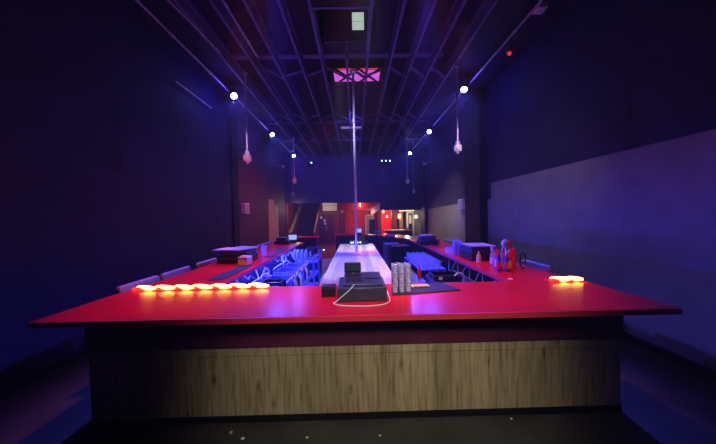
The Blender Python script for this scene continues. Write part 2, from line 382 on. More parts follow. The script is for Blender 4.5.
# local y = world y-1.84
MB().prism([(-2.3,0),(2.3,-.03),(2.3,.80),(-2.3,.80)], ZT-.038, ZT).build('countertop', M['red'], fb, .003)
MB().prism([(-2.3,-.012),(2.3,-.042),(2.3,-.032),(-2.3,-.002)], ZT-.042, ZT-.002).build('edge_band', M['rededge'], fb)
B(-2.25,2.25,.31,.45,.64,ZT-.042).build('fascia', M['fascia'], fb)
B(-2.25,2.25,.335,.45,.04,.64).build('front_panel', M['wood'], fb)
B(-2.25,2.25,.325,.335,.562,.64).build('top_rail', M['wood'], fb, .002)
B(-2.25,2.25,.32,.45,0,.05).build('kickboard', M['black'], fb)
for x in (-2.25,2.15): B(x,x+.1,.45,.78,0,ZT-.04).build('end_panel', M['black'], fb)

def side_bar(s, y1, label, xin):
    t = thing('bar_counter', label, 'bar', (s*1.85,2.645,0))
    xi, xo = s*xin - s*1.85, s*2.25 - s*1.85
    a, b = min(xi,xo), max(xi,xo)
    B(a,b,0,y1-2.645,ZT-.038,ZT).build('countertop', M['red'], t, .003)
    e = min(xi, xi-s*.006), max(xi, xi-s*.006)
    B(e[0],e[1],.0,y1-2.645,ZT-.042,ZT-.002).build('edge_band', M['rededge'], t)
    o = s*1.74 - s*1.85
    B(min(o,o-s*.1),max(o,o-s*.1),0.03,y1-2.645-.05,0,ZT-.04).build('front_panel', M['black'], t)  # black colour stands for the shadow under the side bar
    for k in range(4):
        y = .5 + k*(y1-2.645-1.0)/3
        MB().bar((o-s*.1,y,ZT-.06),(xi+s*.1,y,ZT-.06),.05,.04).bar((o-s*.1,y,.62),(xi+s*.12,y,ZT-.08),.04,.03).build('bracket', M['black'], t)
    return t
side_bar(-1,7.3,'long red-topped left bar running back from the front bar',1.45)
side_bar(1,7.6,'long red-topped right bar running back from the front bar',1.56)
t = thing('bar_counter', 'dark-faced far bar crossing behind the end of the runway', 'bar', (0,9.3,0))
MB().prism([(-.82,.55),(.75,-.10),(1.56,-1.68),(2.25,-1.68),(2.25,-1.2),(1.2,.5),(-.82,1.15)], ZT-.038, ZT).build('countertop', M['red'], t, .003)
MB().prism([(-.75,.60),(.80,-.02),(1.62,-1.62),(1.74,-1.62),(.9,.1),(-.75,.75)], .0, ZT-.04).build('front_panel', M['fascia'], t)
t = thing('bar_counter', 'short red-topped service counter behind the far end of the left bar', 'bar', (-1.85,8.9,0))
B(-.5,.58,-.1,.4,1.0,1.04).build('countertop', M['red'], t, .003); B(-.45,.5,.0,.35,0,1.0).build('front_panel', M['fascia'], t)

# runway stage
t = thing('runway_stage', 'long pale plank runway stage between the two bars', 'stage', (.03,2.85,0))
B(-.48,.48,0,4.85,.86,.90).build('deck', M['runway'], t, .004)
B(-.47,.47,.02,4.83,.10,.86).build('skirt', M['fascia'], t); B(-.42,.42,.06,4.8,0,.10).build('plinth', M['black'], t)
B(-.485,-.48,0,4.85,.86,.897).build('edge_trim', M['blackp'], t)
# dance pole
t = thing('dance_pole', 'tall chrome dance pole rising from the runway to the ceiling', 'pole', (.02,5.62,.90))
MB().tube([(0,0,.02),(0,0,3.9)], .025, 16).build('shaft', M['chrome'], t)
MB().lathe([(.09,0),(.09,.012),(.05,.03),(.028,.05)], 20).build('base_plate', M['chrome'], t)
MB().lathe([(.028,3.84),(.07,3.87),(.08,3.9)], 20).build('ceiling_mount', M['chrome'], t)

# chairs along the outer sides
def chair_proto(label):
    t = thing('bar_chair', label, 'chair', (0,0,0), 0, 'grey bar chairs along the outer bar edges')   # faces +x
    B(-.22,.22,-.24,.24,.66,.74).build('seat', M['vinyl'], t, .02)
    b = MB(); b.prism([(-.27,.80),(.27,.80),(.27,1.04),(.24,1.058),(-.24,1.058),(-.27,1.04)], -.27, -.215, mX); b.build('backrest', M['vinyl'], t, .015)
    for x, y in ((-.2,-.22),(-.2,.22),(.2,-.22),(.2,.22)):
        MB().tube([(x*1.1,y*1.1,0),(x,y,.66)], .014, 8).build('leg', M['blackp'], t)
    MB().tube([(.205,-.225,.26),(.205,.225,.26)], .011, 8).build('footrest', M['blackp'], t)
    for y in (-.2,.2): MB().tube([(-.2,y,.7),(-.25,y,.95)], .012, 8).build('back_post', M['blackp'], t)
    return t
spots = [(-1,2.88,'grey bar chair nearest the viewer at the left bar'),
 (-1,3.47,'second grey bar chair from the front along the left bar'),
 (-1,4.19,'grey bar chair just before the black box with papers on the left bar'),
 (-1,5.35,'grey bar chair just behind the paired tumblers on the left bar'),(-1,5.98,'third grey bar chair from the far end of the left bar'),
 (-1,6.6,'second grey bar chair from the far end of the left bar'),(-1,7.2,'farthest grey bar chair at the left bar'),
 (1,3.41,'grey bar chair nearest the viewer at the right bar, beside the black ring'),
 (1,4.75,'grey bar chair behind the clear cups on the right bar'),(1,5.4,'third grey bar chair from the front along the right bar'),
 (1,6.05,'grey bar chair beside the far black box on the right bar'),(1,6.7,'farthest grey bar chair at the right bar')]
proto = None
for s, y, lab in spots:
    loc = (s*2.15, y, 0); rz = 0 if s < 0 else PI
    if s < 0 and proto is None:
        proto = chair_proto(lab); proto.location = loc
    else: dup(proto, loc, rz, lab)

# rope lights on the front counter
def rope(x0, x1, y, label, n):
    t = thing('rope_light', label, 'light', (x0,y,ZT+.016))
    MB().tube([(0,0,0),(x1-x0,0,0)], .016, 10).build('sleeve', M['rope'], t)
    d = (x1-x0)/n
    for i in range(n):
        a = i*d + .015
        p = [(a+d*1.18*k/8, .03-.06*k/8, .010) for k in range(9)]
        MB().tube(p, [.006+.017*math.sin(PI*(k+.3)/8.6)**.7 for k in range(9)], 8).build('lit_segment', M['ropeseg'], t)
rope(-2.22,-.92,2.60,'glowing orange rope light across the left end of the front bar',7)
rope(1.955,2.22,2.58,'short glowing rope light at the right end of the front bar',2)

# ------------------------------------------------------------------ things on the front bar
t = thing('cash_register', 'black cash register with pole display on the front bar', 'cash register', (.045,2.11,ZT))
B(-.205,.205,0,.40,0,.112).build('drawer', M['dplast'], t, .006)
B(-.195,.195,-.004,0,.018,.1).build('drawer_front', M['dplast'], t, .001)
g = MB(); g.prism([(.045,.113),(.395,.113),(.395,.160),(.30,.160),(.075,.136),(.045,.128)], -.155, .18, mX); g.build('console', M['dplast'], t, .006)
g = MB(); g.prism([(.09,.1385),(.28,.1585),(.28,.1615),(.09,.1415)], -.14, .0, mX); g.build('key_panel', M['blackp'], t)
g = MB(); g.prism([(.16,.1458),(.18,.148),(.18,.151),(.16,.149)], .03, .165, mX); g.build('slip_slot', M['black'], t)
MB().tube([(-.075,.33,.158),(-.075,.33,.185)], .012, 10).build('display_pole', M['chrome'], t)
B(-.155,-.0,.31,.355,.172,.262).build('customer_display', M['blackp'], t, .006)
B(-.145,-.01,.306,.31,.19,.25).build('display_window', M['dplast'], t)
t = thing('card_box', 'small plain black box left of the cash register', 'box', (-.245,2.25,ZT), .03)
B(-.06,.06,0,.10,0,.078).build('case', M['blackp'], t, .006); B(-.061,.061,-.001,.101,.078,.09).build('lid', M['blackp'], t, .004)
cab = MB().tube(bez([(-.02,2.145,1.150),(-.03,2.10,1.148),(-.07,2.088,1.11),(-.12,2.086,1.07),(-.165,2.08,1.034),(-.185,2.06,1.026),(-.13,2.015,1.0255),(-.02,1.99,1.0255),(.1,1.985,1.0255),(.2,2.01,1.0255),(.255,2.06,1.0255),(.275,2.14,1.0255),(.28,2.4,1.0255)]), .004, 8).build('white_cable', M['cable'])
tag(cab,'thin white cable looping in front of the cash register','cable')
mm = MB(); mm.prism([(.31,2.24),(.95,2.34),(.87,2.60),(.36,2.58)], ZT, ZT+.012)
for i in range(5): pass
t = tag(mm.build('bar_mat', M['rubber'], None, .003), 'black rubber bar mat under the stacked glasses on the front bar', 'mat')
def tumbler(name, r, h, label, group, m='glass', cut=False):
    g = MB(); n = 14
    prof = [(.001,.0),(r*.78,0),(r*.86,h*.5),(r,h),(r*.93,h),(r*.80,h*.5),(r*.70,.012),(.001,.012)]
    if cut:                                           # faceted bands round the wall
        n = 9; prof = [(.001,0),(r*.8,0),(r*.98,h*.12),(r*.84,h*.24),(r,h*.38),(r*.86,h*.52),(r,h*.66),(r*.88,h*.8),(r,h*.92),(r*.97,h),(r*.88,h),(r*.74,h*.3),(.001,h*.25)]
    g.lathe(prof, n)
    if cut: g.sm = [False]*len(g.sm)
    return tag(g.build(name, M[m]), label, 'glass', group)
proto_g = None
for k in range(3):
    for j in range(2):
        for i in range(3):
            loc = (.345+i*.0605, 2.30+j*.061+i*.008, ZT+.012+k*.083)
            if proto_g is None:
                proto_g = tumbler('drinking_glass', .028, .081, 'clear tumbler in the stacked block of glasses on the front bar mat', 'stacked tumblers on the front bar mat', 'cutglass', True); o = proto_g
            else: o = proto_g.copy(); C.objects.link(o)
            o.location = loc
t = thing('snack_packet', 'orange and yellow packet lying on the black bar mat beside the tumblers', 'packet', (.61,2.47,ZT+.013), .1)
g = MB()
g.prism([(-.07,-.035),(.07,-.035),(.07,.035),(-.07,.035)], 0, .018); g.build('pouch', M['orange'], t, .008)
for s in (-1,1): B(min(s*.07,s*.085),max(s*.07,s*.085),-.036,.036,.006,.010).build('crimp', M['yellow'], t)

# ------------------------------------------------------------------ things on the left bar
t = tag(B(-1.70,-1.52,2.95,3.82,ZT,ZT+.01).build('bar_mat', M['rubber'], None, .003), 'dark rubber strip mat along the inner edge of the left bar', 'mat')
t = tag(B(-1.62,-1.50,4.62,5.6,ZT,ZT+.01).build('bar_mat', M['rubber'], None, .003), 'dark strip mat behind the tumblers on the left bar', 'mat')
t = thing('receipt_printer', 'white receipt printer at the front of the black box on the left bar', 'printer', (-1.68,3.86,ZT), -.05)
B(-.075,.075,0,.17,0,.125).build('case', M['white'], t, .01); B(-.065,.065,-.004,0,.085,.115).build('front_slot', M['vinyl'], t); B(-.04,.04,-.006,.0,.05,.062).build('tear_bar', M['pink'], t)
B(-.05,.05,.03,.10,.125,.14).build('lid', M['white'], t, .005)
t = thing('cash_register', 'black box-shaped register with papers on top on the left bar', 'cash register', (-1.96,4.05,ZT))
B(-.2,.26,0,.48,0,.11).build('drawer', M['blackp'], t, .006); B(-.18,.24,.06,.46,.111,.19).build('console', M['dplast'], t, .01)
t = tag(MB().prism([(-2.20,4.0),(-1.78,3.96),(-1.62,4.36),(-1.98,4.56)], ZT+.205, ZT+.217).build('tray', M['bluelitpaper'], None), 'flat pale tray lying across the black register on the left bar', 'tray')
t = tag(MB().prism([(-2.2,4.05),(-1.95,3.98),(-1.9,4.2),(-2.12,4.32)], ZT+.218, ZT+.224).build('paper_stack', M['paper'], None), 'loose sheets on the pale tray on the left bar', 'paper')
p2 = None
for i, (x, y, lab) in enumerate(((-1.86,4.72,'left one of two frosted jugs behind the register on the left bar'),(-1.72,4.86,'right one of two frosted jugs behind the register on the left bar'))):
    t = thing('plastic_jug', lab, 'jug', (x,y,ZT), 0, 'frosted jugs on the left bar')
    MB().lathe([(.001,0),(.05,0),(.056,.1),(.062,.18),(.057,.18),(.05,.1),(.044,.01),(.001,.01)], 16).build('body', M['clearp'], t)
    MB().tube(bez([(0,.056,.15),(0,.1,.14),(0,.1,.07),(0,.055,.05)]), .006, 6).build('handle', M['clearp'], t)
t = thing('monitor', 'small lit blue screen on the far end of the left bar', 'screen', (-1.72,7.1,ZT), .1)
B(-.10,.10,0,.14,0,.05).build('base', M['blackp'], t, .006); B(-.12,.12,.05,.075,.07,.23).build('screen', M['blackp'], t, .005); B(-.105,.105,.046,.05,.085,.215).build('display', M['screen'], t)
MB().bar((0,.08,.04),(0,.08,.12),.03,.02).build('stand', M['blackp'], t)
t = thing('cash_register', 'black register under the lit screen at the far end of the left bar', 'cash register', (-1.95,6.75,ZT))
B(-.16,.2,0,.3,0,.09).build('drawer', M['blackp'], t, .006); B(-.12,.16,.05,.28,.091,.17).build('console', M['blackp'], t, .01)

# ------------------------------------------------------------------ things on the right bar
t = thing('cash_register', 'black register with a blue-lit flat top on the right bar', 'cash register', (1.86,3.78,ZT))
B(-.16,.22,0,.44,0,.10).build('drawer', M['blackp'], t, .006); B(-.15,.21,.02,.43,.101,.205).build('console', M['dplast'], t, .008)
MB().prism([(-.17,.02),(.2,-.01),(.22,.42),(-.15,.44)], .206, .222).build('top_tray', M['bluelitpaper'], t, .003)
def bottle(name, label, cat, loc, r, h, bm_, cm, lm=None, group=None, trigger=False):
    t = thing(name, label, cat, loc, random.uniform(0,6), group)
    MB().lathe([(.001,0),(r*.9,0),(r,.01),(r,h*.55),(r*.85,h*.66),(r*.35,h*.78),(r*.3,h*.86),(.001,h*.86)], 14).build('body', M[bm_], t)
    MB().lathe([(r*.36,h*.84),(r*.36,h*.93),(r*.15,h),(.001,h)], 12).build('cap', M[cm], t)
    if lm: MB().lathe([(r*1.02,h*.12),(r*1.02,h*.46)], 14).build('label', M[lm], t)
    if trigger:
        t.rotation_euler.z = .6
        MB().box(-.045,.03,-.012,.012,h*.93,h*1.04).box(-.05,-.04,-.008,.008,h*.8,h*.95).build('trigger', M['white'], t)
    return t
bottle('squeeze_bottle','yellow squeeze bottle in front of the black register on the right bar','bottle',(1.745,3.66,ZT),.032,.165,'yellow','white','paper')
bottle('spray_bottle','clear spray bottle right of the yellow bottle on the right bar','bottle',(1.84,3.45,ZT),.04,.24,'clearp','white','paper',None,True)
cl_ = [((1.735,3.13),'bluep','redp',.25,'blue bottle at the left front of the bottle cluster on the right bar'),
 ((1.80,3.08),'bluep','white',.24,'blue bottle with white cap at the front of the bottle cluster'),
 ((1.86,3.13),'redliq','white',.26,'red bottle at the right front of the bottle cluster'),
 ((1.76,3.21),'redliq','redp',.27,'red bottle with red cap in the middle of the bottle cluster'),
 ((1.83,3.22),'clearp','white',.27,'clear bottle in the middle of the bottle cluster'),
 ((1.79,3.31),'clearp','bluep',.27,'clear bottle with blue cap at the back of the bottle cluster')]
for (x, y), b_, c_, h_, lab in cl_:
    bottle('bottle', lab, 'bottle', (x,y,ZT), .027, h_, b_, c_, {'bluep':'redliq','redliq':'paper'}.get(b_), 'bottles clustered on the right bar')  # red wrap on blue bottles stands for red light from behind
t = thing('shaker_ball', 'round teal and red striped ball on a stem above the bottles', 'ball', (1.90,3.26,ZT), .5)
MB().lathe([(.035,0),(.035,.01),(.012,.02),(.012,.27)], 12).build('stem', M['chrome'], t)
for i in range(6):
    g = MB(); n = 5; prof = [(math.sin(PI*k/10)*.055, .31-.055*math.cos(PI*k/10)) for k in range(11)]
    vs = []; 
    for j in range(n+1):
        a = (i+j/n)*PI/3
        vs += [(r*math.cos(a), r*math.sin(a), z) for r, z in prof]
    g.add(vs, [(j*11+k,(j+1)*11+k,(j+1)*11+k+1,j*11+k+1) for j in range(n) for k in range(10)], True)
    g.build('stripe', M[('teal','redp','white')[i % 3]], t)
t = thing('red_cup', 'tall bright red cup with red napkin behind the bottle cluster on the right bar', 'cup', (1.95,3.21,ZT))
MB().lathe([(.001,0),(.033,0),(.05,.21),(.046,.21),(.030,.006),(.001,.006)], 16, (0,0,0)).build('cup', M['redp'], t)
MB().lathe([(.001,.198),(.044,.198),(.035,.25),(.001,.265)], 12).build('folded_napkin', M['redp'], t)
ring = [(1.96+.09*math.cos(2*PI*k/28)*.7+.13, 3.22+.09*math.cos(2*PI*k/28)*.5, ZT+.105+.095*math.sin(2*PI*k/28)) for k in range(28)]
tag(MB().tube(ring,.009,8,True).build('cable_coil', M['bcable']), 'black ring of cable standing beside the bottle cluster on the right bar', 'cable')
p = None
cups = [(1.66,4.33,.0,.26,'tall stack of clear cups left of two on the right bar'),(1.745,4.36,0,.24,'tall stack of clear cups right of two on the right bar')]
for x, y, z, h, lab in cups:
    t = thing('cup_stack', lab, 'cups', (x,y,ZT), 0, 'stacks of clear cups on the right bar')
    for k in range(4):
        MB().lathe([(.001,0),(.028,0),(.04,.11),(.037,.11),(.026,.005),(.001,.005)], 14, (0,0,k*.05)).build('cup', M['clearp'], t)
for i in range(4):
    x, y = 1.62+.07*(i % 2), 4.50+.09*(i//2)
    tumbler('drinking_glass', .03, .12, 'clear glass in the short row behind the cup stacks on the right bar', 'glasses behind the cup stacks').location = (x,y,ZT)
t = thing('cash_register', 'dark register at the far end of the right bar before the black pillar', 'cash register', (1.68,5.92,ZT))
B(-.2,.2,0,.36,0,.1).build('drawer', M['blackp'], t, .006); B(-.18,.18,.04,.34,.101,.2).build('console', M['dplast'], t, .01)
B(-.15,.1,.06,.2,.2,.235).build('top_tray', M['paper'], t)
bottle('bottle','small red-labelled bottle beside the far register on the right bar','bottle',(1.94,6.05,ZT),.04,.22,'clearp','redp','redliq')
tag(MB().lathe([(.001,0),(.022,0),(.026,.006),(.02,.012),(.001,.014)],14).build('coaster', M['white']), 'small white disc at the inner corner of the right bar', 'coaster').location = (1.62,2.70,ZT)

# ------------------------------------------------------------------ behind the bar, left side of the pit
ZF = .012
def frame_table(name, label, cat, x0, x1, y0, y1, h, topm, legm, shelf=None):
    t = thing(name, label, cat, ((x0+x1)/2,(y0+y1)/2,ZF)); a, b = (x1-x0)/2, (y1-y0)/2
    B(-a,a,-b,b,h-.03,h).build('top', M[topm], t, .004)
    for sx in (-1,1):
        for sy in (-1,1): B(sx*a-sx*.03 if sx > 0 else -a, a if sx > 0 else -a+.03, sy*b-.03 if sy > 0 else -b, b if sy > 0 else -b+.03, 0, h-.03).build('leg', M[legm], t)
    if shelf: B(-a+.01,a-.01,-b+.01,b-.01,shelf,shelf+.02).build('shelf', M[topm], t)
    return t
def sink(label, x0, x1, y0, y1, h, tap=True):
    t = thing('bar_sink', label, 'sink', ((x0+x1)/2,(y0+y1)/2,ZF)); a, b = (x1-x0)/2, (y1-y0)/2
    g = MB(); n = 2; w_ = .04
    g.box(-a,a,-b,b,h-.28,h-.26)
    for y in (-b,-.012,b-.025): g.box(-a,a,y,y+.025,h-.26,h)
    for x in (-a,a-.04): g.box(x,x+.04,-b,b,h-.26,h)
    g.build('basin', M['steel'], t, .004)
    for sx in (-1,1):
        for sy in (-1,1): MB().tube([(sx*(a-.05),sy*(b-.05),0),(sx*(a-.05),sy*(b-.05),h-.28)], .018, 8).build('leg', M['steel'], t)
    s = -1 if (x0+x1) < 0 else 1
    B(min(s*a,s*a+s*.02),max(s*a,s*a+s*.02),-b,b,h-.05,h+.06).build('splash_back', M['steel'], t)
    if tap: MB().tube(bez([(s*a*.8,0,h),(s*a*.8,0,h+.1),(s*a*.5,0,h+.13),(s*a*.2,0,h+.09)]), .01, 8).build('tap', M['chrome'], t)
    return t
sink('stainless double sink under the left bar near the front', -1.42,-1.0,3.3,4.3,.76)
sink('stainless double sink under the left bar behind the first one', -1.42,-1.02,4.5,5.4,.76)
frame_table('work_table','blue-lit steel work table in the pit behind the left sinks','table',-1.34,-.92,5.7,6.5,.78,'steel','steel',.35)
def crate(label, x, y, z, w_, d, h, m):
    t = thing('plastic_crate', label, 'crate', (x,y,z)); g = MB()
    g.box(-w_/2,w_/2,-d/2,d/2,0,.015)
    for i in range(2):
        zz = .02+i*h*.5
        g.box(-w_/2,w_/2,-d/2,-d/2+.012,zz,zz+h*.4).box(-w_/2,w_/2,d/2-.012,d/2,zz,zz+h*.4).box(-w_/2,-w_/2+.012,-d/2,d/2,zz,zz+h*.4).box(w_/2-.012,w_/2,-d/2,d/2,zz,zz+h*.4)
    for sx in (-1,1):
        for sy in (-1,1): g.box(sx*w_/2-.015,sx*w_/2+.015,sy*d/2-.015,sy*d/2+.015,0,h)
    g.build('bin', M[m], t); return t
crate('dark crate on the blue-lit work table in the left pit', -1.18,6.28,ZF+.78,.30,.36,.12,'blackp')
crate('dark crate standing on the front left sink nearest the front bar', -1.1,3.42,ZF+.765,.26,.2,.10,'blackp')
bottle('squeeze_bottle','orange squeeze bottle on the work table in the left pit','bottle',(-1.02,5.85,ZF+.78),.035,.15,'orange','white')
t = thing('speed_rail','steel bottle rail along the front of the left sinks','rail',(-.91,4.3,.56))
MB().box(-.055,.055,-.72,.72,0,.01).box(-.06,-.052,-.72,.72,0,.11).box(.052,.06,-.72,.72,0,.09).box(-.06,.06,-.72,-.712,0,.09).box(-.06,.06,.712,.72,0,.09).build('trough', M['steel'], t)
MB().bar((-.06,-.6,.05),(-.085,-.6,.05),.03,.02).bar((-.06,.6,.05),(-.085,.6,.05),.03,.02).build('bracket', M['steel'], t)
for k, (m_, c_) in enumerate((('bluep','chrome'),('clearp','chrome'),('blackp','chrome'),('clearp','redp'),('bluep','chrome'),('blackp','redp'),('clearp','chrome'),('blackp','chrome'))):
    o = bottle('bottle','bottle','bottle',(-.91,3.68+k*.17,.572),.037,.30,m_,c_,None,'bottles in the left bottle rail')
    o['label'] = ['blue bottle','clear bottle','black bottle','clear red-capped bottle','blue bottle','black red-capped bottle','clear bottle','black bottle'][k] + ' standing ' + ['first','second','third','fourth','fifth','sixth','seventh','eighth'][k] + ' from the viewer in the left bottle rail'
frame_table('utility_cart','black open cart with pale legs at the far end of the left pit','cart',-1.55,-1.12,8.0,8.5,.74,'blackp','pipe',.25)
t = thing('ice_chest','low dark chest on the pit floor beyond the left sinks','cooler',(-1.25,7.1,ZF))
B(-.28,.26,-.35,.35,0,.5).build('body', M['blackp'], t, .01); B(-.29,.27,-.36,.36,.5,.55).build('lid', M['steel'], t, .008)
def coil(x, y, z, r, label, m='gcable', turns=2):
    pts = []
    N_ = 22*turns
    for k in range(N_+1):
        a = 2*PI*k/22; rr = r*(1-.04*(k/22))
        pts.append((x+.02*(k/22), y+rr*.55*math.sin(a), z+rr*math.cos(a)))
    pts2 = [(p_[0]+ (p_[1]-y)*.8, p_[1], p_[2]) for p_ in pts]
    t = MB().tube(pts2, .008, 6); t.tube([(x,y,z+r),(x-.02,y,ZT-.045)], .006, 6)
    tag(t.build('hose_coil', M[m]), label, 'hose', 'coiled hoses under the left bar')
coil(-1.40,4.0,.875,.075,'small coiled hose hanging under the left bar nearest the viewer')
coil(-1.46,6.2,.83,.12,'large coiled hose hanging under the far part of the left bar',turns=3)
coil(-1.48,5.3,.89,.075,'middle coiled hose hanging under the left bar')
for i, (y, z, dx) in enumerate(((2.75,.70,.05),(2.80,.72,.1),(3.42,.83,-.02),(4.75,.83,-.02),(5.5,.86,-.02))):
    c = MB().tube(bez([(-1.48,y,ZT-.045),(-1.44,y+.05,.9),(-1.42+dx,y+.12,z+.1),(-1.40,y+.3,z),(-1.46,y+.42,.9),(-1.5,y+.45,ZT-.045)]), .007, 6)
    tag(c.build('hanging_cable', M['gcable']), ['pale cable drooping under the left bar nearest the viewer','second pale cable from the front drooping under the left bar','pale cable drooping beside the small hose coil on the left','pale cable drooping behind the small hose coil on the left','pale cable drooping before the large hose coil on the left'][i], 'cable', 'cables drooping under the left bar')
p = None
for i in range(6):
    tag(bottle('bottle','clear bottle standing on the work table in the left pit','bottle',(-1.30+.09*(i % 3),5.78+.13*(i//3),ZF+.78),.035,.2,'clearp','chrome',None,'bottles on the left work table'),'clear bottle in the cluster on the near end of the left pit work table','bottle')

# ------------------------------------------------------------------ right side of the pit
sink('stainless double sink under the right bar near the front', 1.08,1.50,3.0,4.0,.78)
t = thing('drain_tray','black drain tray with a pale corner on the right sink','tray',(1.27,3.72,ZF+.782))
MB().box(-.19,.19,-.16,.16,.0,.012).box(-.19,-.175,-.16,.16,.012,.07).box(.175,.19,-.16,.16,.012,.07).box(-.175,.175,-.16,-.145,.012,.07).box(-.175,.175,.145,.16,.012,.07).build('tray', M['blackp'], t)
B(-.13,-.08,-.168,-.16,.02,.06).build('tag', M['paper'], t)
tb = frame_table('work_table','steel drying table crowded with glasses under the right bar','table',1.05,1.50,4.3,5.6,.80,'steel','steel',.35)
p = None
for i in range(4):
    for j in range(9):
        loc = (1.10+i*.105, 4.37+j*.135+random.uniform(-.02,.02), ZF+.80)
        if p is None: p = tumbler('drinking_glass', .036, .12, 'clear glass in the rows on the drying table under the right bar', 'glasses on the right drying table'); o = p
        else: o = p.copy(); C.objects.link(o)
        o.location = loc
t = thing('equipment_cabinet','tall black cabinet in the right pit behind the stacked tumblers','cabinet',(1.12,6.75,ZF))
B(-.22,.24,-.3,.3,0,.93).build('body', M['black'], t, .008); B(-.2,.22,-.31,-.3,.06,.88).build('door', M['blackp'], t, .004); B(.17,.19,-.33,-.31,.4,.55).build('handle', M['chrome'], t)
t = thing('beer_cooler','blue-lit stainless cooler at the far end of the right pit','cooler',(1.06,7.6,ZF))
B(-.22,.22,-.3,.3,.06,.88).build('body', M['steel'], t, .008); B(-.2,.2,-.315,-.3,.12,.62).build('door', M['steel'], t, .006)
for z in (.70,.76,.82): B(-.18,.18,-.312,-.3,z,z+.025).build('vent', M['white'], t)
B(-.18,.18,-.26,.26,0,.06).build('plinth', M['black'], t)
t = bottle('squeeze_bottle','red squeeze bottle standing on the right sink behind the tumblers','bottle',(1.14,3.1,ZF+.785),.035,.2,'redp','redp')
t.location = (.98,4.0,ZF+.72)
wr_ = frame_table('side_shelf','low steel shelf beside the right sinks holding a rack of glasses','shelf',.72,1.03,3.75,4.25,.72,'steel','steel',.3)
p = None
for i in range(2):
    for j in range(3):
        tumbler('drinking_glass', .036, .12, 'clear glass on the low steel shelf behind the bar mat', 'glasses on the low shelf').location = (.77+i*.085,3.82+j*.14,ZF+.72)
for i, (y, z) in enumerate(((2.9,.7),(3.28,.66),(3.68,.74),(4.07,.7))):
    c = MB().tube(bez([(1.60,y,ZT-.045),(1.57,y+.04,.93),(1.55,y+.14,z+.08),(1.56,y+.26,z+.1),(1.60,y+.36,ZT-.045)]), .007, 6)
    tag(c.build('hanging_cable', M['gcable']), ['pale cable drooping under the right bar nearest the viewer','second pale cable from the front drooping under the right bar','third pale cable from the front drooping under the right bar','farthest pale cable drooping under the right bar'][i], 'cable', 'cables drooping under the right bar')

# far end of runway and far bar
t = thing('sound_mixer','black mixer box with blue lights at the far end of the runway','mixer',(.08,7.42,.90))
B(-.27,.27,0,.22,0,.10).build('case', M['blackp'], t, .006)
for x in (-.2,-.15,-.02,.06): MB().lathe([(.001,.012),(.016,.01),(.018,0)],10,(x,-.001,.06),Matrix.Rotation(PI/2,4,'X')).build('indicator', M['bled'], t)
B(.02,.2,.05,.18,.1,.22).build('module', M['blackp'], t, .006)
t = thing('paper_box','flat white box on the far bar right of the pole','box',(1.16,8.72,ZT),-.5)
B(-.17,.17,-.08,.08,0,.05).build('carton', M['paper'], t, .004); B(-.172,.172,-.082,.082,.05,.06).build('lid', M['paper'], t, .003)
for i in range(3):
    tumbler('drinking_glass', .035, .16, 'tall glass in the little group on the far bar beside the white box', 'tall glasses on the far bar', 'clearp').location = (.74+.09*i,9.42-.05*i,ZT)
t = thing('register_screen','small blue-lit terminal on the far bar behind the pole','screen',(.12,9.75,ZT))
B(-.12,.12,-.05,.1,0,.05).build('base', M['blackp'], t, .005); B(-.13,.13,.0,.03,.06,.24).build('screen', M['blackp'], t, .005); B(-.11,.11,-.004,0,.08,.22).build('display', M['screen'], t); MB().bar((0,.015,.04),(0,.015,.1),.04,.02).build('stand', M['blackp'], t)

# ------------------------------------------------------------------ back room
struct(B(-3.8,6,20.8,21,0,5).build('wall_back_far', M['wallredlit']))
struct(B(-3.8,-3.65,13.8,21,0,5).build('wall_back_left', M['maroon']))
struct(B(5.0,5.2,13.8,21,0,3).build('wall_back_right', M['wallgrey']))
struct(B(-2.2,5.2,13.8,21,2.62,2.75).build('ceiling_back', M['wallblk']))
struct(B(-3.8,-2.2,13.8,21,5,5.1).build('ceiling_stair', M['wallblk']))
# staircase
t = thing('staircase', 'dark staircase with wooden rails climbing away at the left rear', 'stairs', (-2.95,13.9,0))
for k in range(16):
    B(-.46,.72,k*.30,k*.30+.32,0 if k < 3 else k*.173-.2,(k+1)*.173).build('step', M['stair'], t)
for x, w_ in ((-.50,.17),(.76,.07)):
    g = MB()
    g.prism([(-.1,0),(.15,0),(4.9,2.75),(4.9,3.4),(4.6,3.55),(-.1,.84)], x-.03, x+.03, mX); g.build('side_panel', M['maroon'], t)
    MB().bar((x,-.12,.88),(x,4.6,3.58),w_,.05).build('handrail', M['ochre'], t)
# door wall with white lintel
struct(B(-2.32,-.95,15.6,15.75,0,2.04).build('wall_back_doors', M['maroon']))
d = struct(B(-2.2,-1.2,15.55,15.6,0,1.98).build('door_1', M['maroon']))
for x in (-2.15,-1.68): B(x,x+.42,15.54,15.55,.15,1.85).build('panel', M['fascia'], d)
MB().tube([(-1.72,15.5,.9),(-1.72,15.5,1.15)],.015,8).build('door_handle', M['chrome'], d)
t = thing('lintel_board','long white board above the maroon doors at the rear','board',(-1.55,15.4,2.05)); B(-.36,.5,0,.12,0,.52).build('panel', M['whitewall'], t); B(-.36,.5,-.03,0,.30,.33).build('ledge', M['wallgrey'], t)
for x, z, h_, lab in ((-2.02,1.58,.16,'narrow pale notice highest on the maroon doors'),(-1.82,1.42,.14,'pale notice in the middle of the maroon doors'),(-1.80,1.24,.13,'lowest pale notice on the maroon doors')):
    tag(B(x-.05,x+.06,15.525,15.535,z,z+h_).build('notice', M['paper']), lab, 'notice')
struct(B(-.86,-.66,14.8,15.0,0,2.1).build('trim_5', M['maroon']))
t = thing('wall_lamp','pale unlit lamp at the top of the maroon post','lamp',(-.72,14.75,1.92)); MB().lathe([(.001,0),(.06,.02),(.08,.12),(.05,.2),(.001,.22)],12).build('shade', M['white'], t); B(-.03,.03,0,.06,.08,.14).build('bracket', M['black'], t)
struct(B(-.66,1.35,16.3,16.45,0,2.2).build('wall_back_red', M['redwall']))
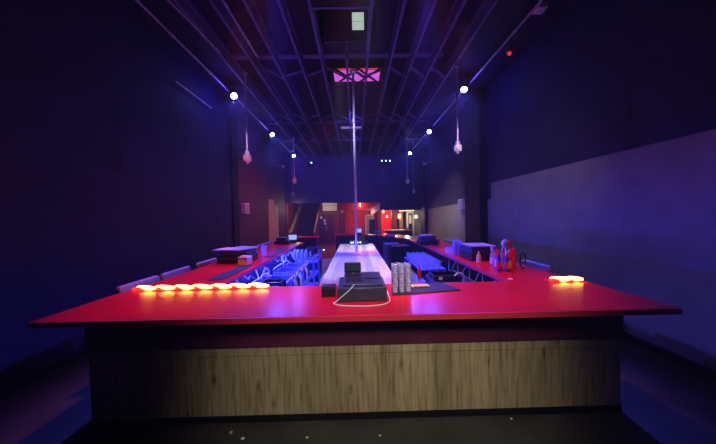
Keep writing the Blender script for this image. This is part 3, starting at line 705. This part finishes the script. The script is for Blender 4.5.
struct(B(-.95,1.2,14.2,16.3,2.07,2.6).build('trim_6', M['redwall']))
g = MB(); g.prism([(.86,1.74),(1.36,2.04),(1.36,2.42),(.86,2.10)],14.0,14.1,mY); struct(g.build('trim_7', M['beige']))
t = thing('red_lamp','glowing orange lamp on the red soffit right of the pole','lamp',(.28,14.1,2.2)); MB().lathe([(.001,0),(.035,.02),(.05,.10),(.03,.2),(.001,.21)],12).build('bulb', M['orlamp'], t); B(-.02,.02,.04,.1,.06,.12).build('bracket', M['black'], t)
t = struct(MB().box(.62,.68,15.9,16.0,0,1.78).box(1.08,1.14,15.9,16.0,0,1.78).box(.62,1.14,15.9,16.0,1.72,1.78).build('door_2', M['whitewall'])); B(.68,1.08,15.98,16.0,0,1.72).build('leaf', M['wallgrey'], t)
t = thing('loudspeaker','black loudspeaker standing before the white doorway at the rear','speaker',(1.0,15.4,0)); B(-.16,.2,-.15,.15,0,1.5).build('cabinet', M['black'], t, .01); B(-.14,.18,-.16,-.15,.05,1.45).build('grille', M['blackp'], t)
struct(B(1.4,1.6,15.8,16.3,0,2.3).build('trim_8', M['maroon']))
struct(B(1.6,3.0,18.5,18.65,0,2.6).build('wall_back_glow', M['redwall']))
t = thing('red_lamp','glowing red lamp in the red alcove at the rear','lamp',(1.85,17.0,1.86)); MB().lathe([(.001,0),(.06,.02),(.09,.1),(.06,.2),(.001,.22)],12).build('shade', M['redlamp'], t); MB().tube([(0,0,.2),(0,0,.75)],.01,6).build('cord', M['bcable'], t)
t = thing('white_lamp','small white lamp right of the glowing red one at the rear','lamp',(2.1,17.0,1.58)); MB().lathe([(.001,0),(.04,.02),(.055,.07),(.04,.12),(.001,.13)],12).build('bulb', M['whlamp'], t); MB().tube([(0,0,.12),(0,0,1.04)],.008,6).build('cord', M['bcable'], t)
struct(B(2.3,2.62,16.2,16.5,0,2.62).build('trim_9', M['maroon']))
struct(B(2.85,3.05,16.5,16.7,0,2.62).build('trim_10', M['ochre']))
t = thing('red_sign','small glowing red sign on the rear post','sign',(2.78,16.2,1.5)); B(-.1,.1,0,.04,0,.3).build('face', M['redlamp'], t, .01); B(-.11,.11,.04,.06,-.01,.31).build('back', M['black'], t)
t = thing('tube_light','warm yellow tube light along the low ceiling edge at the right rear','light',(2.85,14.3,1.93)); B(-.42,.42,0,.08,.0,.05).build('tube', M['yelamp'], t, .01); B(-.45,.45,.0,.1,.05,.08).build('housing', M['white'], t); MB().box(-.4,-.37,.04,.07,.08,.69).box(.37,.4,.04,.07,.08,.69).build('hanger', M['black'], t)
d = struct(MB().box(3.12,3.2,15.6,15.7,0,1.92).box(3.46,3.56,15.6,15.7,0,1.92).box(3.12,3.56,15.6,15.7,1.82,1.92).build('door_3', M['whitewall'])); B(3.2,3.46,15.66,15.7,0,1.82).build('leaf', M['black'], d)
B(3.26,3.4,15.64,15.66,1.2,1.7).build('pane', M['whitewall'], d)
struct(B(3.1,4.9,15.7,15.85,0,2.6).build('wall_back_grey', M['wallgrey']))
M['dimlamp'] = mat('dim_lamp', (.9,.85,.75), .4, emit=(1,.85,.7), es=.7)
t = thing('round_lamp','round pale lamp on the grey wall at the right rear','lamp',(3.68,15.66,1.6)); MB().lathe([(.001,-.02),(.10,0),(.12,.03)],16,(0,0,0),Matrix.Rotation(PI/2,4,'X')).build('lens', M['dimlamp'], t)
MB().lathe([(.12,.03),(.13,.05),(.001,.06)],16,(0,0,0),Matrix.Rotation(PI/2,4,'X') @ Matrix.Scale(-1,4,(0,0,1))).build('rim', M['white'], t)
t = thing('pale_counter','long low pale counter in the rear room on the right','counter',(2.4,14.6,0)); B(-.7,.75,0,.8,.82,.88).build('top', M['beige'], t, .005); B(-.65,.7,.05,.75,0,.82).build('body', M['fascia'], t)
t = thing('snack_tray','orange tray on the right end of the pale rear counter','tray',(2.95,14.72,.88)); MB().box(-.16,.16,-.08,.08,0,.02).box(-.16,.16,-.08,-.07,.02,.06).box(-.16,.16,.07,.08,.02,.06).build('tray', M['orange'], t)

# scraps on the floor in front
for x, y, s_, lab in ((-1.03,2.06,.016,'white paper scrap on the floor, leftmost below the oak panel'),(-.91,2.00,.02,'larger white scrap right of the leftmost one on the floor'),(-.41,1.99,.012,'small pale scrap on the floor left of centre'),(.16,1.99,.012,'tiny pale scrap on the floor at centre'),(1.27,2.12,.014,'pale scrap on the floor at the right below the oak panel')):
    g = MB(); pts = [(s_*random.uniform(.6,1.2)*math.cos(k*PI/3), s_*random.uniform(.6,1.3)*math.sin(k*PI/3)) for k in range(6)]
    g.add([(px_,py_,random.uniform(.0,.35)*s_) for px_, py_ in pts]+[(0,0,s_*.7),(0,0,0)], [(k,(k+1)%6,6) for k in range(6)]+[((k+1)%6,k,7) for k in range(6)])
    o = g.build('paper_scrap', M['paper']); o.location = (x,y,.001); tag(o, lab, 'scrap')

# ------------------------------------------------------------------ lights
def spot(loc, tgt, col, e, cone=60, blend=.6, soft=.1):
    ld = bpy.data.lights.new('spot', 'SPOT'); ld.energy = e; ld.color = col; ld.spot_size = R(cone); ld.spot_blend = blend; ld.shadow_soft_size = soft
    o = bpy.data.objects.new('spot', ld); C.objects.link(o); o.location = loc; o.rotation_euler = look(loc, tgt).to_euler(); return o
def area(loc, tgt, col, e, sx, sy):
    ld = bpy.data.lights.new('area', 'AREA'); ld.energy = e; ld.color = col; ld.shape = 'RECTANGLE'; ld.size = sx; ld.size_y = sy
    o = bpy.data.objects.new('area', ld); C.objects.link(o); o.location = loc; o.rotation_euler = look(loc, tgt).to_euler(); return o
def point(loc, col, e, soft=.1):
    ld = bpy.data.lights.new('lamp', 'POINT'); ld.energy = e; ld.color = col; ld.shadow_soft_size = soft
    o = bpy.data.objects.new('lamp', ld); C.objects.link(o); o.location = loc; return o
# added warm fill spot behind the viewer, brightens the oak panel
spot((.2,-1.6,3.4),(.25,2.3,.25),(1,.90,.66),390,42,1,.3)
# runway and counter spots
spot((-.3,5.3,4.7),(-.10,6.7,.9),(.85,.78,1),1300,26)
spot((.6,5.0,4.7),(.22,6.0,.9),(1,.10,.55),700,18)
spot((.2,2.6,4.7),(.0,4.2,.9),(.47,.38,1),1700,30)
spot((-.9,2.9,4.7),(-1.45,2.75,1),(1,.16,.16),400,40,.8)
spot((.8,2.9,4.7),(1.2,2.75,1),(1,.17,.24),360,40,.8)
spot((0,1.5,4.4),(0.1,2.5,1),(.42,.36,1),300,30)
spot((0,2.9,4.7),(-.1,2.65,1),(1,.17,.24),240,34,.8)
spot((-1.7,4.0,4.7),(-1.85,4.4,1),(1,.20,.26),300,36)
spot((1.7,4.0,4.7),(1.9,4.4,1),(1,.22,.32),300,36)
spot((-1.7,6.3,4.7),(-1.85,6.6,1),(1,.2,.3),160,30)
spot((1.7,6.3,4.7),(1.9,6.6,1),(1,.2,.3),160,30)
spot((.5,1.3,4.4),(.42,2.36,1.15),(.6,.52,1),520,11,.9)  # added violet beam brightening the stacked tumblers
# blue LED strips under the bars
area((-1.62,5.0,.93),(-.9,5.0,.3),(.02,.03,1),300,.06,4.0).rotation_euler = Euler((0,R(-50),0))
area((1.72,5.0,.93),(.9,5.0,.3),(.02,.03,1),300,.06,4.0).rotation_euler = Euler((0,R(50),0))
spot((-1.0,3.4,4.7),(-1.1,5.6,.2),(.02,.035,1),3600,32)  # added blue ceiling spots brightening the pit on both sides
spot((1.0,3.4,4.7),(1.15,5.2,.4),(.02,.035,1),3600,32)
spot((0,7.5,4.7),(-.6,13.5,3.3),(.14,.06,1),1000,62,1)  # added blue wash on the header wall
# back room lamps, with added fill points brightening doorway, soffit, stairs and counter
point((2.1,17.5,1.8),(1,.13,.05),110); point((1.95,16.6,1.9),(1,.10,.04),50); point((.95,13.88,1.9),(1,.45,.25),3); point((2.3,14.9,1.6),(1,.85,.6),14); point((-3.0,13.3,2.2),(1,.8,.5),16); point((.85,15.1,1.95),(.9,1,.85),7); point((.28,13.85,2.25),(1,.2,.08),10)
point((3.0,14.9,1.7),(1,.85,.6),26); point((-1.6,14.6,2.3),(1,.75,.65),14); point((.2,15.2,1.6),(1,.12,.08),18)
spot((-2.05,12.6,4.3),(-1.87,13.5,3.72),(.1,.6,.35),4,30,1); spot((1.5,12.6,4.3),(1.42,13.5,3.75),(.05,.12,1),30,34,1)
spot((-.6,8.0,4.7),(-3.6,9.8,.5),(1,.05,.14),420,80,1)
spot((-.4,3.0,4.7),(-3.5,5.5,.2),(1,.05,.2),70,60,1)
# added narrow beams brightening the hanging outlets and the pole
for x_, y_, z_ in ((-2.27,5.6,3.2),(2.17,5.42,3.25)):
    spot((x_*.45,3.0,3.9),(x_,y_,z_),(.95,.62,1),330,15,1)
spot((-.25,2.2,4.6),(.02,5.62,3.6),(.6,.5,1),260,24,1)
spot((1.6,3.0,4.7),(3.6,6.0,1.2),(1,.88,.75),75,62,1)  # added neutral washes brightening the grey right wall
spot((1.6,8.2,4.6),(3.6,10.2,1.0),(1,.88,.75),420,56,1)
wd = bpy.data.worlds.new('world'); S.world = wd; wd.use_nodes = True
wd.node_tree.nodes['Background'].inputs[0].default_value = (.02,.015,.06,1); wd.node_tree.nodes['Background'].inputs[1].default_value = .03

# thin haze in the club air
vs = wd.node_tree.nodes.new('ShaderNodeVolumeScatter'); vs.inputs['Density'].default_value = .0045; vs.inputs['Anisotropy'].default_value = .35
wd.node_tree.links.new(vs.outputs[0], wd.node_tree.nodes['World Output'].inputs['Volume'])

S.view_settings.view_transform = 'Standard'; S.view_settings.look = 'None'; S.view_settings.exposure = 0; S.view_settings.gamma = 1; S.view_settings.use_curve_mapping = False
S.cycles.use_denoising = True
S.cycles.sample_clamp_indirect = 4
